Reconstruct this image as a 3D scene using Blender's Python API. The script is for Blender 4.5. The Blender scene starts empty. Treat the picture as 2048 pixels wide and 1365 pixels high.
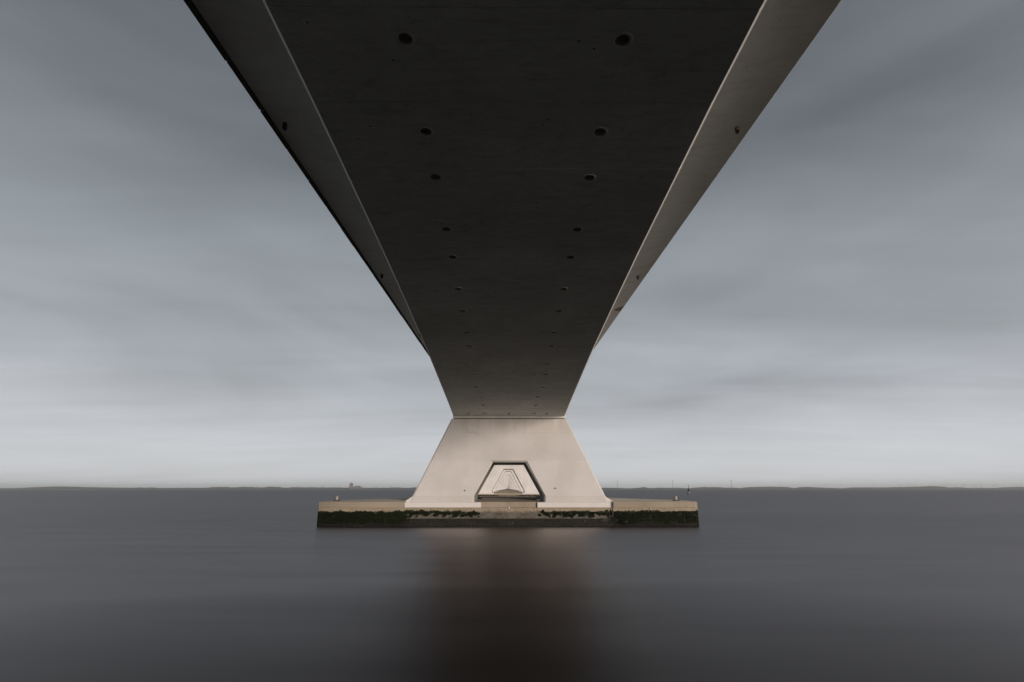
import bpy, bmesh, math, random
from mathutils import Vector, noise

random.seed(7)
R = math.radians
scene = bpy.context.scene
col = scene.collection

# ------------------------------------------------------------------ camera
CAM_H = 2.35
cam_data = bpy.data.cameras.new('camera')
cam_data.sensor_width = 36.0
cam_data.lens = 36.0 * 1100 / 2048
cam_data.clip_start = 0.1
cam_data.clip_end = 60000
cam = bpy.data.objects.new('camera', cam_data)
cam.location = (-0.09, 0.0, CAM_H)
cam.rotation_euler = (R(90 + 15.04), 0, R(-0.43))
col.objects.link(cam)
scene.camera = cam

# ------------------------------------------------------------------ sky
SUN_AZ, SUN_EL = 144.0, 8.0          # clockwise from the view direction, behind and to the right
world = bpy.data.worlds.new('World')
scene.world = world
world.use_nodes = True
wn, wl = world.node_tree.nodes, world.node_tree.links
wn.clear()


def N(tree, typ, **kw):
    n = tree.nodes.new(typ)
    for k, v in kw.items():
        if k.startswith('in_'):
            key = k[3:]
            n.inputs[int(key) if key.isdigit() else key].default_value = v
        else:
            setattr(n, k, v)
    return n


def ramp(tree, stops, interp='LINEAR'):
    n = tree.nodes.new('ShaderNodeValToRGB')
    cr = n.color_ramp
    cr.interpolation = interp
    while len(cr.elements) < len(stops):
        cr.elements.new(0.5)
    for e, (p, c) in zip(cr.elements, stops):
        e.position = p
        e.color = c if len(c) == 4 else (*c, 1)
    return n


def math_n(tree, op, a=None, b=None):
    n = tree.nodes.new('ShaderNodeMath')
    n.operation = op
    for i, v in enumerate((a, b)):
        if v is None:
            continue
        if isinstance(v, (int, float)):
            n.inputs[i].default_value = v
        else:
            tree.links.new(v, n.inputs[i])
    return n.outputs[0]


wt = world.node_tree
sky = N(wt, 'ShaderNodeTexSky', sky_type='NISHITA', sun_disc=False)
sky.sun_elevation = R(SUN_EL)
sky.sun_rotation = R(SUN_AZ)
sky.dust_density = 3.0
tc = N(wt, 'ShaderNodeTexCoord')
sep = N(wt, 'ShaderNodeSeparateXYZ')
wl.new(tc.outputs['Generated'], sep.inputs[0])
zc = math_n(wt, 'MAXIMUM', sep.outputs['Z'], 0.0)
# cloud deck seen in perspective, drawn out along the wind
zz = math_n(wt, 'ADD', zc, 0.07)
px = math_n(wt, 'DIVIDE', sep.outputs['X'], zz)
py = math_n(wt, 'DIVIDE', sep.outputs['Y'], zz)
comb = N(wt, 'ShaderNodeCombineXYZ')
wl.new(px, comb.inputs[0])
wl.new(py, comb.inputs[1])
mp = N(wt, 'ShaderNodeMapping')
mp.inputs['Rotation'].default_value = (0, 0, R(-18))
mp.inputs['Scale'].default_value = (0.26, 0.62, 1)
mp.inputs['Location'].default_value = (3.1, 1.7, 0)
wl.new(comb.outputs[0], mp.inputs[0])
n1 = N(wt, 'ShaderNodeTexNoise', in_Scale=0.9, in_Detail=5.0, in_Roughness=0.5, in_Distortion=0.35)
wl.new(mp.outputs[0], n1.inputs['Vector'])
mp2 = N(wt, 'ShaderNodeMapping')
mp2.inputs['Rotation'].default_value = (0, 0, R(-10))
mp2.inputs['Scale'].default_value = (0.35, 1.5, 1)
mp2.inputs['Location'].default_value = (7.3, 0.4, 0)
wl.new(comb.outputs[0], mp2.inputs[0])
n2 = N(wt, 'ShaderNodeTexNoise', in_Scale=1.1, in_Detail=4.0, in_Roughness=0.52, in_Distortion=0.5)
wl.new(mp2.outputs[0], n2.inputs['Vector'])
mp3 = N(wt, 'ShaderNodeMapping')
mp3.inputs['Rotation'].default_value = (0, R(16), R(20))
mp3.inputs['Scale'].default_value = (0.9, 0.9, 3.6)
mp3.inputs['Location'].default_value = (2.2, 5.1, 0.3)
wl.new(tc.outputs['Generated'], mp3.inputs[0])
n3 = N(wt, 'ShaderNodeTexNoise', in_Scale=1.7, in_Detail=5.0, in_Roughness=0.5, in_Distortion=0.8)
wl.new(mp3.outputs[0], n3.inputs['Vector'])
# elevation (sine) shifted a little by the cloud field, so that the layers have ragged borders
s1 = math_n(wt, 'MULTIPLY', math_n(wt, 'SUBTRACT', n1.outputs['Fac'], 0.5), 0.75)
zs_ = math_n(wt, 'MULTIPLY', s1, math_n(wt, 'ADD', zc, 0.12))
zshift = math_n(wt, 'MAXIMUM', math_n(wt, 'ADD', zc, zs_), 0.0)
cl = ramp(wt, [(0.0, (0.646, 0.667, 0.676)), (0.03, (0.657, 0.677, 0.705)), (0.085, (0.591, 0.610, 0.649)),
               (0.15, (0.444, 0.464, 0.498)), (0.25, (0.353, 0.378, 0.406)),
               (0.40, (0.275, 0.300, 0.325)), (0.55, (0.167, 0.185, 0.202)),
               (0.72, (0.093, 0.103, 0.115)), (1.0, (0.077, 0.085, 0.094))])
wl.new(zshift, cl.inputs[0])
va = math_n(wt, 'MULTIPLY', math_n(wt, 'SUBTRACT', n1.outputs['Fac'], 0.5), 0.55)
vb = math_n(wt, 'MULTIPLY', math_n(wt, 'SUBTRACT', n2.outputs['Fac'], 0.5), 0.35)
vc = math_n(wt, 'MULTIPLY', math_n(wt, 'SUBTRACT', n3.outputs['Fac'], 0.5), 0.80)
vb = math_n(wt, 'ADD', vb, vc)
fade = N(wt, 'ShaderNodeMapRange', interpolation_type='SMOOTHSTEP')
fade.inputs['From Min'].default_value = 0.02
fade.inputs['From Max'].default_value = 0.16
fade.inputs['To Min'].default_value = 0.35
wl.new(zc, fade.inputs['Value'])
var = math_n(wt, 'ADD', math_n(wt, 'MULTIPLY', math_n(wt, 'ADD', va, vb), fade.outputs[0]), 1.0)
# Nishita is mixed in at its own scale (the background strength is 0.05), the clouds scaled up to it
var10 = math_n(wt, 'MULTIPLY', var, 7.75)
vm = N(wt, 'ShaderNodeVectorMath', operation='SCALE')
wl.new(cl.outputs[0], vm.inputs[0])
wl.new(var10, vm.inputs['Scale'])
mixw = N(wt, 'ShaderNodeMix', data_type='RGBA')
mixw.inputs['Factor'].default_value = 0.94
wl.new(sky.outputs[0], mixw.inputs['A'])
wl.new(vm.outputs[0], mixw.inputs['B'])
bg = N(wt, 'ShaderNodeBackground')
bg.inputs['Strength'].default_value = 0.05
wl.new(mixw.outputs['Result'], bg.inputs['Color'])
wo = N(wt, 'ShaderNodeOutputWorld')
wl.new(bg.outputs[0], wo.inputs[0])

# ------------------------------------------------------------------ sun through thin cloud
sun_data = bpy.data.lights.new('sun', 'SUN')
sun_data.energy = 1.5
sun_data.angle = R(22)
sun_data.color = (1.0, 0.865, 0.76)
sun = bpy.data.objects.new('sun', sun_data)
az, el = R(SUN_AZ), R(SUN_EL)
to_sun = Vector((math.sin(az) * math.cos(el), math.cos(az) * math.cos(el), math.sin(el)))
sun.rotation_euler = to_sun.to_track_quat('Z', 'Y').to_euler()
sun.location = (60, -60, 40)
col.objects.link(sun)

vs = scene.view_settings
vs.view_transform = 'Standard'
vs.look = 'None'
vs.gamma = 1.0
vs.use_curve_mapping = False
vs.exposure = 1.35
scene.cycles.use_denoising = True
scene.cycles.max_bounces = 6
scene.cycles.diffuse_bounces = 4
scene.cycles.volume_bounces = 0


# ------------------------------------------------------------------ helpers
def link(name, me, mat=None, parent=None, loc=(0, 0, 0)):
    o = bpy.data.objects.new(name, me)
    col.objects.link(o)
    if mat is not None and me is not None and not me.materials:
        me.materials.append(mat)
    o.location = loc
    if parent is not None:
        o.parent = parent
    return o


def empty(name, loc=(0, 0, 0)):
    o = bpy.data.objects.new(name, None)
    o.empty_display_size = 0.5
    o.location = loc
    col.objects.link(o)
    return o


def tag(o, label=None, cat=None, group=None, kind=None):
    if label:
        o['label'] = label
    if cat:
        o['category'] = cat
    if group:
        o['group'] = group
    if kind:
        o['kind'] = kind
    return o


def mesh_of(name, bm, smooth=False):
    bmesh.ops.recalc_face_normals(bm, faces=bm.faces)
    me = bpy.data.meshes.new(name)
    bm.to_mesh(me)
    bm.free()
    if smooth:
        for p in me.polygons:
            p.use_smooth = True
    return me


def pydata(name, vs_, fs, smooth=False):
    me = bpy.data.meshes.new(name)
    me.from_pydata(vs_, [], fs)
    me.validate()
    me.update()
    if smooth:
        for p in me.polygons:
            p.use_smooth = True
    return me


def box_into(bm, x0, x1, y0, y1, z0, z1, bevel=0.0):
    b = bmesh.new()
    v = [b.verts.new((x, y, z)) for z in (z0, z1) for y in (y0, y1) for x in (x0, x1)]
    for f in ((0, 1, 3, 2), (4, 5, 7, 6), (0, 1, 5, 4), (2, 3, 7, 6), (0, 2, 6, 4), (1, 3, 7, 5)):
        b.faces.new([v[i] for i in f])
    bmesh.ops.recalc_face_normals(b, faces=b.faces)
    if bevel:
        bmesh.ops.bevel(b, geom=list(b.edges), offset=bevel, segments=1, affect='EDGES')
    tmp = bpy.data.meshes.new('tmp')
    b.to_mesh(tmp)
    b.free()
    bm.from_mesh(tmp)
    bpy.data.meshes.remove(tmp)


def lathe_into(bm, prof, cx=0, cy=0, seg=16, cz=0):
    rings = []
    for r, z in prof:
        rings.append([bm.verts.new((cx + r * math.cos(2 * math.pi * i / seg), cy + r * math.sin(2 * math.pi * i / seg), cz + z))
                      for i in range(seg)])
    for a, b in zip(rings, rings[1:]):
        for i in range(seg):
            bm.faces.new((a[i], a[(i + 1) % seg], b[(i + 1) % seg], b[i]))
    bm.faces.new(rings[0])
    bm.faces.new(rings[-1])


def tube_into(bm, p0, p1, r0, r1=None, seg=10):
    r1 = r0 if r1 is None else r1
    p0, p1 = Vector(p0), Vector(p1)
    d = (p1 - p0).normalized()
    a = d.orthogonal().normalized()
    b = d.cross(a)
    rings = []
    for p, r in ((p0, r0), (p1, r1)):
        rings.append([bm.verts.new(p + (a * math.cos(2 * math.pi * i / seg) + b * math.sin(2 * math.pi * i / seg)) * r) for i in range(seg)])
    for i in range(seg):
        bm.faces.new((rings[0][i], rings[0][(i + 1) % seg], rings[1][(i + 1) % seg], rings[1][i]))
    bm.faces.new(rings[0])
    bm.faces.new(rings[1])


# ------------------------------------------------------------------ materials
def new_mat(name):
    m = bpy.data.materials.new(name)
    m.use_nodes = True
    t = m.node_tree
    t.nodes.clear()
    p = t.nodes.new('ShaderNodeBsdfPrincipled')
    o = t.nodes.new('ShaderNodeOutputMaterial')
    t.links.new(p.outputs[0], o.inputs['Surface'])
    return m, t, p


def mix_col(t, fac, a, b, blend='MIX'):
    n = t.nodes.new('ShaderNodeMix')
    n.data_type = 'RGBA'
    n.blend_type = blend
    for key, v in (('Factor', fac), ('A', a), ('B', b)):
        if isinstance(v, (int, float)):
            n.inputs[key].default_value = v
        elif isinstance(v, tuple):
            n.inputs[key].default_value = (*v, 1)
        else:
            t.links.new(v, n.inputs[key])
    return n.outputs['Result']


def noise_n(t, vec, scale, detail=4.0, rough=0.55, sc=(1, 1, 1), loc=(0, 0, 0), dist=0.0):
    m = t.nodes.new('ShaderNodeMapping')
    m.inputs['Scale'].default_value = sc
    m.inputs['Location'].default_value = loc
    t.links.new(vec, m.inputs[0])
    n = t.nodes.new('ShaderNodeTexNoise')
    n.inputs['Scale'].default_value = scale
    n.inputs['Detail'].default_value = detail
    n.inputs['Roughness'].default_value = rough
    n.inputs['Distortion'].default_value = dist
    t.links.new(m.outputs[0], n.inputs['Vector'])
    return n.outputs['Fac']


def maprange(t, v, a, b, c=0.0, d=1.0, smooth=True):
    n = t.nodes.new('ShaderNodeMapRange')
    if smooth:
        n.interpolation_type = 'SMOOTHSTEP'
    n.inputs['From Min'].default_value = a
    n.inputs['From Max'].default_value = b
    n.inputs['To Min'].default_value = c
    n.inputs['To Max'].default_value = d
    t.links.new(v, n.inputs['Value'])
    return n.outputs['Result']


def bump(t, p, h, strength=0.3, dist=0.02):
    b = t.nodes.new('ShaderNodeBump')
    b.inputs['Strength'].default_value = strength
    b.inputs['Distance'].default_value = dist
    t.links.new(h, b.inputs['Height'])
    t.links.new(b.outputs[0], p.inputs['Normal'])


def mat_concrete(name, base, dark, speck=True, pits=0.085, mottle=0.0, streak=(3.0, 14.0, 3.0), var=0.5, rough=0.85, bstr=0.35):
    m, t, p = new_mat(name)
    g = t.nodes.new('ShaderNodeTexCoord').outputs['Object']
    big = noise_n(t, g, 0.35, 5, 0.6)
    stk = noise_n(t, g, 1.0, 5, 0.6, sc=streak, dist=0.4)
    fine = noise_n(t, g, 22.0, 4, 0.65)
    f = math_n(t, 'ADD', math_n(t, 'MULTIPLY', maprange(t, big, 0.3, 0.75), var),
               math_n(t, 'MULTIPLY', maprange(t, stk, 0.48, 0.78), var * 0.7))
    c = mix_col(t, f, base, dark)
    c = mix_col(t, math_n(t, 'MULTIPLY', maprange(t, fine, 0.35, 0.75), 0.25), c, dark)
    h = math_n(t, 'ADD', math_n(t, 'MULTIPLY', fine, 0.35), math_n(t, 'MULTIPLY', stk, 0.5))
    if mottle:
        mo_ = noise_n(t, g, 3.0, 8, 0.8, sc=(0.6, 1.5, 1.2), loc=(4, 1, 7), dist=0.5)
        c = mix_col(t, math_n(t, 'MULTIPLY', maprange(t, mo_, 0.42, 0.78), mottle), c, tuple(x * 0.5 for x in dark))
    if speck:
        v = t.nodes.new('ShaderNodeTexVoronoi')
        v.inputs['Scale'].default_value = 2.6 if pits < 0.1 else 3.4
        t.links.new(g, v.inputs['Vector'])
        msk = noise_n(t, g, 0.8, 3, 0.5, loc=(5, 9, 2))
        thr = maprange(t, msk, 0.42, 0.72, 0.0, pits)
        pit = math_n(t, 'LESS_THAN', v.outputs['Distance'], thr)
        c = mix_col(t, math_n(t, 'MULTIPLY', pit, 0.75), c, tuple(x * 0.25 for x in dark))
        h = math_n(t, 'SUBTRACT', h, math_n(t, 'MULTIPLY', pit, 0.6))
    t.links.new(c, p.inputs['Base Color'])
    p.inputs['Roughness'].default_value = rough
    p.inputs['Specular IOR Level'].default_value = 0.3
    bump(t, p, h, bstr, 0.02)
    return m


M = {}
M['girder'] = mat_concrete('soffit_concrete', (0.79, 0.815, 0.77), (0.47, 0.485, 0.45), streak=(0.6, 6.0, 3.0), var=0.5, bstr=0.45, pits=0.13, mottle=0.5)
M['slab'] = mat_concrete('overhang_concrete', (0.80, 0.78, 0.75), (0.55, 0.51, 0.46), speck=True, streak=(0.9, 3.5, 2.0), var=0.45, pits=0.11, mottle=0.3)
M['arris'] = mat_concrete('side_lit_arris', (0.80, 0.78, 0.75), (0.62, 0.59, 0.55), speck=False, var=0.4)  # side light on the chamfer, put into a lighter concrete colour
M['edge'] = mat_concrete('weathered_edge_concrete', (0.09, 0.08, 0.065), (0.035, 0.03, 0.025), speck=False, var=0.7)
M['lip'] = mat_concrete('pale_lip_concrete', (0.60, 0.60, 0.56), (0.42, 0.41, 0.37), speck=False, var=0.4)
M['gap'] = mat_concrete('bearing_rubber', (0.03, 0.028, 0.025), (0.015, 0.014, 0.012), speck=False, var=0.5)
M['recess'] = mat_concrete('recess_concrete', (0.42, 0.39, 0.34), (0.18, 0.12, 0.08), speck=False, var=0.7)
M['rust'] = mat_concrete('rusty_iron', (0.10, 0.065, 0.045), (0.04, 0.025, 0.018), speck=False, var=0.8, rough=0.7)
M['steel'] = mat_concrete('worn_steel', (0.42, 0.40, 0.38), (0.20, 0.15, 0.12), speck=False, var=0.7, rough=0.55)
M['lightened_top'] = mat_concrete('light_lifted_slab_top', (0.60, 0.53, 0.44), (0.42, 0.36, 0.28), speck=False, var=0.5, bstr=0.05)  # slab tops coloured paler to make up for the little light they get
M['crack'] = mat_concrete('crack_filler', (0.22, 0.20, 0.20), (0.14, 0.13, 0.13), speck=False, var=0.5)
M['sandy'] = mat_concrete('sandy_concrete', (0.33, 0.28, 0.22), (0.21, 0.175, 0.13), speck=True, streak=(1.2, 1.2, 0.5), var=0.6, bstr=0.15)


def mat_paint(stained, lift=1.0):
    """white painted pier concrete: roller marks, old run-off stains below the girder, faint yellowing"""
    m, t, p = new_mat('white_pier_paint')
    tcn = t.nodes.new('ShaderNodeTexCoord')
    g = tcn.outputs['Object']
    s = t.nodes.new('ShaderNodeSeparateXYZ')
    t.links.new(g, s.inputs[0])
    big = noise_n(t, g, 0.45, 5, 0.6)
    run = noise_n(t, g, 1.0, 5, 0.6, sc=(1.6, 1.6, 0.22))
    fine = noise_n(t, g, 9.0, 5, 0.7)
    vfine = noise_n(t, g, 30.0, 3, 0.6)
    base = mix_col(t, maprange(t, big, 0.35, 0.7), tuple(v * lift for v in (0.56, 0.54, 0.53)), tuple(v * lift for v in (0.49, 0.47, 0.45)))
    c = mix_col(t, math_n(t, 'MULTIPLY', maprange(t, run, 0.45, 0.72), 0.18), base, (0.50, 0.45, 0.39))
    top = maprange(t, s.outputs['Z'], 5.4, 7.0)
    stain = math_n(t, 'MULTIPLY', math_n(t, 'MULTIPLY', top, maprange(t, run, 0.25, 0.70)), 0.5)
    c = c if not stained else mix_col(t, stain, c, (0.36, 0.32, 0.26))
    c = mix_col(t, math_n(t, 'MULTIPLY', maprange(t, fine, 0.5, 0.8), 0.25), c, (0.36, 0.33, 0.30))
    # pour joints: a slightly different coat above the opening and along the foot
    if stained:
        jz = math_n(t, 'ADD', s.outputs['Z'], math_n(t, 'MULTIPLY', math_n(t, 'SUBTRACT', fine, 0.5), 0.03))
        c = mix_col(t, math_n(t, 'MULTIPLY', maprange(t, jz, 4.16, 4.20), 0.16), c, (0.36, 0.33, 0.30))
        c = mix_col(t, math_n(t, 'MULTIPLY', maprange(t, jz, 1.88, 1.92, 1.0, 0.0), 0.22), c, (0.36, 0.33, 0.30))
        seam = math_n(t, 'LESS_THAN', math_n(t, 'ABSOLUTE', math_n(t, 'SUBTRACT', s.outputs['Z'], 6.06)), 0.012)
        c = mix_col(t, math_n(t, 'MULTIPLY', math_n(t, 'MULTIPLY', seam, maprange(t, run, 0.4, 0.6)), 0.35), c, (0.30, 0.27, 0.24))
        pit = t.nodes.new('ShaderNodeTexVoronoi')
        pit.inputs['Scale'].default_value = 3.1
        t.links.new(g, pit.inputs['Vector'])
        pm = math_n(t, 'LESS_THAN', pit.outputs['Distance'], maprange(t, big, 0.45, 0.75, 0.0, 0.06))
        c = mix_col(t, math_n(t, 'MULTIPLY', pm, 0.5), c, (0.25, 0.22, 0.20))
    t.links.new(c, p.inputs['Base Color'])
    p.inputs['Roughness'].default_value = 0.7
    p.inputs['Specular IOR Level'].default_value = 0.3
    h = math_n(t, 'ADD', math_n(t, 'MULTIPLY', fine, 0.6), math_n(t, 'MULTIPLY', vfine, 0.35))
    bump(t, p, h, 0.45, 0.02)
    return m


M['paint'] = mat_paint(True)
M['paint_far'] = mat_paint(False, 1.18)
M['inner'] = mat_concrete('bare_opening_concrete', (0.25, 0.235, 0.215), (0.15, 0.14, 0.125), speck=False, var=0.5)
M['paint2'] = mat_concrete('white_plinth_paint', (0.63, 0.605, 0.59), (0.50, 0.47, 0.44), speck=False, streak=(1.5, 1.5, 0.4), var=0.35, rough=0.7)
M['cream'] = mat_concrete('cream_render', (0.66, 0.58, 0.44), (0.42, 0.35, 0.24), speck=True, streak=(2, 2, 0.6), var=0.5)


def mat_tidal():
    """rough tidal concrete: sandy above, seaweed and black lichen in the tide zone, wet dark foot"""
    m, t, p = new_mat('tidal_concrete')
    g = t.nodes.new('ShaderNodeTexCoord').outputs['Object']
    s = t.nodes.new('ShaderNodeSeparateXYZ')
    t.links.new(g, s.inputs[0])
    ax = math_n(t, 'ABSOLUTE', s.outputs['X'])
    z = s.outputs['Z']
    rag = noise_n(t, g, 3.2, 6, 0.72)
    big = noise_n(t, g, 0.5, 4, 0.6)
    fine = noise_n(t, g, 14, 5, 0.7)
    zn = math_n(t, 'ADD', z, math_n(t, 'MULTIPLY', math_n(t, 'SUBTRACT', rag, 0.5), 0.55))
    zn = math_n(t, 'ADD', zn, math_n(t, 'MULTIPLY', math_n(t, 'SUBTRACT', big, 0.5), 0.25))
    sand = mix_col(t, maprange(t, fine, 0.3, 0.7), (0.36, 0.30, 0.22), (0.20, 0.165, 0.12))
    grey = mix_col(t, maprange(t, rag, 0.35, 0.65), (0.135, 0.122, 0.10), (0.065, 0.06, 0.05))
    weed = mix_col(t, maprange(t, fine, 0.35, 0.7), (0.012, 0.018, 0.005), (0.005, 0.007, 0.003))
    foot = mix_col(t, maprange(t, fine, 0.35, 0.7), (0.020, 0.020, 0.015), (0.008, 0.008, 0.006))
    # middle stretch under the legs: sand / weed fringe / grey / wet foot
    fringe = math_n(t, 'MULTIPLY', maprange(t, ax, 1.7, 2.6), math_n(t, 'MULTIPLY', maprange(t, zn, 0.70, 0.76), maprange(t, zn, 0.93, 0.99, 1.0, 0.0)))
    mid = mix_col(t, maprange(t, zn, 0.80, 1.02), grey, sand)
    mid = mix_col(t, fringe, mid, weed)
    mid = mix_col(t, maprange(t, math_n(t, 'ADD', z, math_n(t, 'MULTIPLY', fine, 0.06)), 0.50, 0.56, 1.0, 0.0), mid, foot)
    # ends: sand / seaweed / black foot
    ends = mix_col(t, maprange(t, zn, 0.93, 0.99), weed, sand)
    blk = mix_col(t, maprange(t, fine, 0.45, 0.75), (0.005, 0.005, 0.004), (0.016, 0.015, 0.011))
    ends = mix_col(t, maprange(t, zn, 0.42, 0.62, 1.0, 0.0), ends, blk)
    w = math_n(t, 'ADD', ax, math_n(t, 'MULTIPLY', math_n(t, 'SUBTRACT', rag, 0.5), 1.6))
    c = mix_col(t, maprange(t, w, 6.2, 6.9), mid, ends)
    # pale barnacle specks
    v = t.nodes.new('ShaderNodeTexVoronoi')
    v.inputs['Scale'].default_value = 5.0
    t.links.new(g, v.inputs['Vector'])
    bar = math_n(t, 'LESS_THAN', v.outputs['Distance'], maprange(t, big, 0.42, 0.62, 0.0, 0.16))
    c = mix_col(t, math_n(t, 'MULTIPLY', bar, 0.55), c, (0.26, 0.22, 0.15))
    t.links.new(c, p.inputs['Base Color'])
    p.inputs['Roughness'].default_value = 0.8
    p.inputs['Specular IOR Level'].default_value = 0.25
    h = math_n(t, 'ADD', math_n(t, 'MULTIPLY', fine, 0.6), math_n(t, 'MULTIPLY', rag, 0.8))
    bump(t, p, h, 0.8, 0.04)
    return m


M['tidal'] = mat_tidal()


def mat_water():
    """murky water blurred by wind waves: long-crested ripples, reflectance levelling off at grazing angles as on a real sea"""
    m, t, p = new_mat('calm_grey_water')
    t.nodes.remove(p)
    out = [n for n in t.nodes if n.type == 'OUTPUT_MATERIAL'][0]
    g = t.nodes.new('ShaderNodeTexCoord').outputs['Object']
    a = noise_n(t, g, 1.0, 4, 0.55, sc=(0.10, 0.55, 1))
    b = noise_n(t, g, 1.0, 4, 0.6, sc=(0.6, 3.2, 1), loc=(3, 7, 0))
    far = noise_n(t, g, 1.0, 4, 0.6, sc=(0.004, 0.035, 1), loc=(1, 4, 0))
    h = math_n(t, 'ADD', math_n(t, 'MULTIPLY', a, 0.6), math_n(t, 'MULTIPLY', b, 0.14))
    bp = t.nodes.new('ShaderNodeBump')
    bp.inputs['Strength'].default_value = 0.22
    bp.inputs['Distance'].default_value = 0.10
    t.links.new(h, bp.inputs['Height'])
    dif = t.nodes.new('ShaderNodeBsdfDiffuse')
    dif.inputs['Color'].default_value = (0.009, 0.0085, 0.009, 1)
    gl = t.nodes.new('ShaderNodeBsdfAnisotropic')
    gl.inputs['Color'].default_value = (WCOL, WCOL * 0.935, WCOL * 0.93, 1)
    gl.distribution = 'BECKMANN'
    gl.inputs['Anisotropy'].default_value = 0.48
    tg = t.nodes.new('ShaderNodeCombineXYZ')
    tg.inputs[0].default_value = 1.0
    t.links.new(tg.outputs[0], gl.inputs['Tangent'])
    r = math_n(t, 'ADD', maprange(t, far, 0.35, 0.65, WR - 0.01, WR + 0.015), math_n(t, 'MULTIPLY', math_n(t, 'SUBTRACT', a, 0.5), 0.12))
    t.links.new(r, gl.inputs['Roughness'])
    t.links.new(bp.outputs[0], gl.inputs['Normal'])
    fr = t.nodes.new('ShaderNodeFresnel')
    fr.inputs['IOR'].default_value = 1.33
    lim = math_n(t, 'MINIMUM', fr.outputs[0], WLIM)
    mx = t.nodes.new('ShaderNodeMixShader')
    t.links.new(lim, mx.inputs[0])
    t.links.new(dif.outputs[0], mx.inputs[1])
    t.links.new(gl.outputs[0], mx.inputs[2])
    t.links.new(mx.outputs[0], out.inputs['Surface'])
    return m


WCOL, WR, WLIM = 0.97, 0.41, 0.42
M['water'] = mat_water()
M['weed'] = mat_concrete('seaweed', (0.013, 0.019, 0.005), (0.005, 0.007, 0.003), speck=False, var=0.8, rough=0.6)
M['land'] = mat_concrete('far_grass', (0.06, 0.063, 0.05), (0.04, 0.043, 0.035), speck=False, streak=(0.01, 0.01, 0.01), var=0.5)
M['wood'] = mat_concrete('far_trees', (0.045, 0.05, 0.038), (0.028, 0.032, 0.024), speck=False, streak=(0.02, 0.02, 0.02), var=0.6)
M['brick'] = mat_concrete('far_masonry', (0.14, 0.12, 0.11), (0.10, 0.09, 0.08), speck=False, var=0.4)
M['mast'] = mat_concrete('grey_mast_paint', (0.30, 0.31, 0.32), (0.24, 0.25, 0.26), speck=False, var=0.3)
M['dike'] = mat_concrete('basalt_slope', (0.085, 0.08, 0.075), (0.045, 0.042, 0.04), speck=True, streak=(2, 2, 2), var=0.7)
M['black'] = mat_concrete('black_buoy_paint', (0.020, 0.020, 0.022), (0.012, 0.012, 0.013), speck=False, var=0.4, rough=0.5)
M['asphalt'] = mat_concrete('asphalt', (0.05, 0.05, 0.05), (0.035, 0.035, 0.035), speck=False, var=0.4)
M['bgrey'] = mat_concrete('buoy_grey_paint', (0.30, 0.29, 0.30), (0.18, 0.17, 0.17), speck=False, var=0.5, rough=0.5)

# ------------------------------------------------------------------ the setting: water, dike behind the camera, far shore
E_ = 13000.0
ys = [-E_, 0, 60, 300, 1200, 4000, E_]
me = pydata('water', [(x, y, 0) for y in ys for x in (-E_, E_)],
            [(2 * i, 2 * i + 1, 2 * i + 3, 2 * i + 2) for i in range(len(ys) - 1)])
tag(link('water', me, M['water']), kind='structure')

# the sea dike the camera stands on: stone slope up to a grass-topped crest
prof = [(5.0, -0.6), (3.2, 0.0), (0.0, 0.85), (-9, 2.5), (-14, 2.6), (-60, 2.6), (-300, 2.5), (-9000, 2.0)]
xs = [-12800, -400, -120, -40, -12, 0, 12, 40, 120, 400, 12800]
vv, ff = [], []
for i, x in enumerate(xs):
    for (y, z) in prof:
        vv.append((x, y - 0.000004 * x * x * (1 if abs(x) < 500 else 0), z))
k = len(prof)
for i in range(len(xs) - 1):
    for j in range(k - 1):
        ff.append((i * k + j, (i + 1) * k + j, (i + 1) * k + j + 1, i * k + j + 1))
tag(link('dike', pydata('dike', vv, ff), M['dike']), kind='structure')

FAR_D = 4600.0
PXR = 1139.0


def far_x(px, d=FAR_D):
    return (px - 1015.5) / PXR * d


def far_h(px_tall, d=FAR_D):
    return px_tall / PXR * d


vv, ff = [], []
prof = [(-30, -2), (0, 1.2), (25, 4.2), (40, 4.2), (75, 2.0), (4200, 2.0), (4260, -2)]
xs = [-12500 + 500 * i for i in range(51)]
for x in xs:
    for y, z in prof:
        vv.append((x, FAR_D + y + 60 * noise.noise((x * 0.0006, 3.3, 0)), z))
k = len(prof)
for i in range(len(xs) - 1):
    for j in range(k - 1):
        ff.append((i * k + j, (i + 1) * k + j, (i + 1) * k + j + 1, i * k + j + 1))
tag(link('far_shore', pydata('far_shore', vv, ff), M['land']), kind='structure')


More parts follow.
